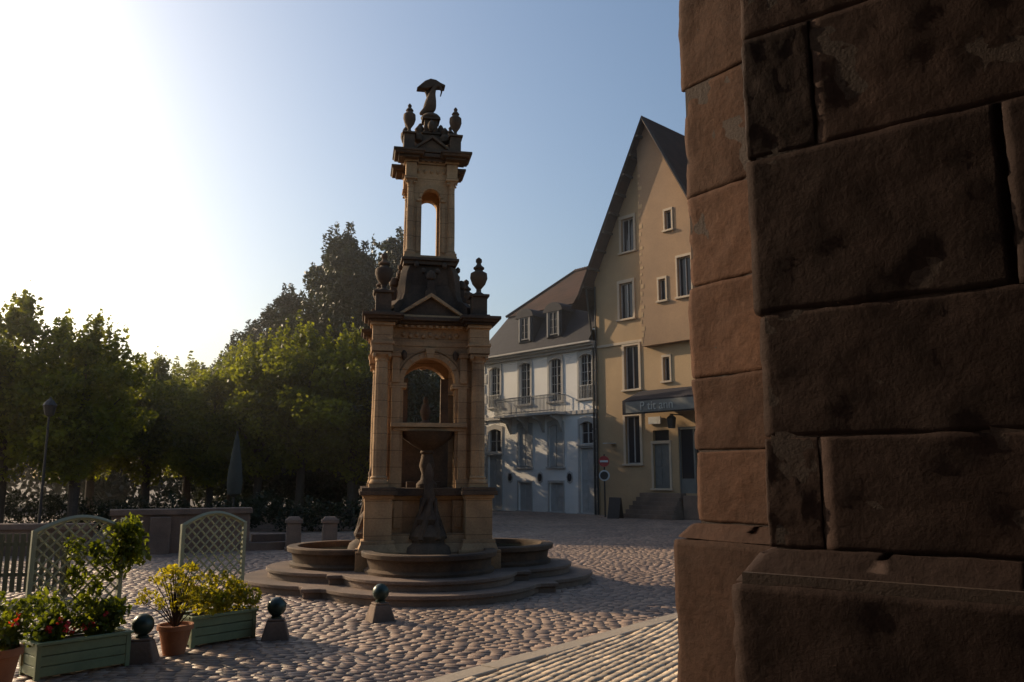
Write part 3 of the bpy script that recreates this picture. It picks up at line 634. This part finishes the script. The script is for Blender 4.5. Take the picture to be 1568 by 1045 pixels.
bl=[(random.uniform(.05,.85),random.uniform(.1,.35),random.uniform(.38,.6),.12,.12) for _ in range(20)]+[(random.uniform(.7,1.15),.36+random.uniform(-.1,.1),random.uniform(1.0,1.5),.11,.11) for _ in range(16)]+[(random.uniform(.35,.9),.34,random.uniform(.6,1.3),.07,.12) for _ in range(12)]
foliage('climbing_plant',bl,2800,.075,L_bush,E1,.7)
foliage('geranium_flowers',[(random.uniform(.05,.85),random.uniform(.0,.2),random.uniform(.42,.6),.03,.03) for _ in range(9)],160,.035,L_flow,E1,.8)
bl=[(random.uniform(.0,.8),random.uniform(.0,.35),random.uniform(.38,.62),.1,.1) for _ in range(22)]+[(random.uniform(.3,.8),.3,random.uniform(.6,.85),.06,.1) for _ in range(6)]
foliage('shrub',bl,1700,.07,L_yel,E2,.6)
def pot(x,y,r,h,name,mat=M_terra):
    E=empty(name,(x,y,0)); b=B(); b.lathe(0,0,[(r*.62,0),(r*.64,.02),(r*.92,h*.8),(r*.93,h*.82),(r*1.05,h*.84),(r*1.05,h),(r*.92,h),(r*.88,h*.9),(r*.1,h*.88)],28); b.build('pot',mat,E,smooth=True); return E
E=pot(-3.86,9.7,.19,.33,'potted_shrub')
bl=[]; tw=B()
for i in range(34):
    a=i*2.4; rr=random.uniform(.06,.42); z=random.uniform(.5,.98); bl.append((rr*math.cos(a),rr*math.sin(a),z,.06,.045)); tw.tube((0,0,.28),(rr*math.cos(a)*.5,rr*math.sin(a)*.5,.28+(z-.28)*.6),.008,.006,5); tw.tube((rr*math.cos(a)*.5,rr*math.sin(a)*.5,.28+(z-.28)*.6),(rr*math.cos(a),rr*math.sin(a),z),.006,.003,5)
tw.build('stems',M_bark,E); foliage('leaves',bl,1000,.06,L_yel,E,.5)
E=pot(-4.83,7.95,.22,.42,'potted_shrub')
foliage('leaves',[(random.uniform(-.3,.3),random.uniform(-.3,.3),random.uniform(.45,.85),.1,.1) for _ in range(22)],1500,.07,L_bush,E,.6)
foliage('flowers',[(random.uniform(-.25,.25),random.uniform(-.3,.0),random.uniform(.45,.75),.03,.03) for _ in range(6)],90,.035,L_flow,E,.8)
fe=B()
for i in range(34):
    x=-11.2+i*.11; fe.box(x,13.6+i*.015,.1,.075,.02,.95)
fe.box(-9.4,13.86,.35,3.8,.03,.06,.13); fe.box(-9.4,13.86,.85,3.8,.03,.06,.13)
for x in(-11,-9.3,-7.55): fe.box(x,13.7+(x+11)*.135,0,.08,.08,1.12)
fe.build('slatted_fence',M_fence)
E=empty('closed_parasol',(-8.3,24.6,0)); b=B(); b.tube((0,0,0),(0,0,3.35),.03,.03,8); b.build('pole',M_iron,E)
b=B(); b.lathe(0,0,[(.05,1.4),(.2,1.5),(.23,1.8),(.2,2.2),(.13,2.7),(.07,3.1),(.02,3.3)],12); b.build('folded_canopy',M_canvas,E,smooth=True)
b=B(); b.tube((0,0,-.05),(0,0,.4),.07,.05,10); b.tube((0,0,.4),(0,0,3.75),.045,.03,8)
b.lathe(0,0,[(.05,3.75),(.13,3.8),(.18,4.05),(.2,4.08),(.12,4.2),(.04,4.28),(.01,4.34)],10); b.build('street_lamp',M_iron,None,loc=(-13.7,24,0))
E=empty('no_entry_sign',(4.62,41,0),rad(-15)); b=B(); b.tube((0,0,0),(0,0,3.1),.04,.04,8); b.build('pole',M_iron,E)
for z in(2.75,2.05):
    b=B(); b.M=Matrix.Translation((0,-.05,z))@Matrix.Rotation(rad(90),4,'X'); b.lathe(0,0,[(.27,0),(.27,.03)],24); b.build('disc',M_red if z>2.5 else M_wh,E)
    b=B()
    if z>2.5: b.box(0,-.1,z-.05,.4,.02,.1); b.build('bar',M_wh,E)
    else: b.M=Matrix.Translation((0,-.085,z))@Matrix.Rotation(rad(90),4,'X'); b.lathe(0,0,[(.2,0),(.2,.02)],24); b.build('inner',M_iron,E)
E=empty('sandwich_board',(5.0,40,0),rad(-30)); b=B()
for sx in(-1,1): b.add([(-.3,sx*.3,0),(.3,sx*.3,0),(.3,sx*.03,1.0),(-.3,sx*.03,1.0),(-.3,sx*.3+.03,0),(.3,sx*.3+.03,0),(.3,sx*.03+.03,1.0),(-.3,sx*.03+.03,1.0)],[(0,1,2,3),(4,5,6,7),(0,1,5,4),(1,2,6,5),(2,3,7,6),(3,0,4,7)])
b.build('boards',M_wood,E)
# ---------------------------------------------------------------- scattering volume added over square and trees to imitate glare
hz=B(); hz.box(-15,50,.3,80,62,15)
m=bpy.data.materials.new('glare_scatter'); m.use_nodes=True; N=m.node_tree.nodes; N.remove(N['Principled BSDF'])
vs_=N.new('ShaderNodeVolumeScatter'); vs_.inputs['Density'].default_value=.0018; vs_.inputs['Anisotropy'].default_value=.82; vs_.inputs['Color'].default_value=(1,.96,.9,1)
m.node_tree.links.new(vs_.outputs[0],N['Material Output'].inputs['Volume'])
hz.build('glare_haze',m)
# ---------------------------------------------------------------- light, sky, camera
EL=22; AZM=-57
wd=bpy.data.worlds.new('World'); S.world=wd; wd.use_nodes=True; nt=wd.node_tree
sk=nt.nodes.new('ShaderNodeTexSky'); sk.sky_type='NISHITA'; sk.sun_disc=False; sk.sun_elevation=rad(EL); sk.sun_rotation=rad(AZM); sk.air_density=1.25; sk.dust_density=3.6; sk.ozone_density=3.0
nt.links.new(sk.outputs[0],nt.nodes['Background'].inputs[0]); nt.nodes['Background'].inputs[1].default_value=.15
ld=bpy.data.lights.new('sun','SUN'); ld.energy=5; ld.angle=rad(.5); ld.color=(1,.77,.5); lo=bpy.data.objects.new('sun',ld); C.objects.link(lo)
sv=Vector((math.sin(rad(AZM))*math.cos(rad(EL)),math.cos(rad(AZM))*math.cos(rad(EL)),math.sin(rad(EL))))
lo.rotation_euler=sv.to_track_quat('Z','Y').to_euler(); lo.location=(-30,30,30)
cd=bpy.data.cameras.new('camera'); cd.lens=36*1240/1568; cd.sensor_width=36; cd.clip_end=2000; co=bpy.data.objects.new('camera',cd); C.objects.link(co)
co.location=(0,0,2); co.rotation_euler=(rad(99.5),0,0); S.camera=co
S.view_settings.view_transform='Standard'; S.view_settings.look='None'; S.view_settings.exposure=0
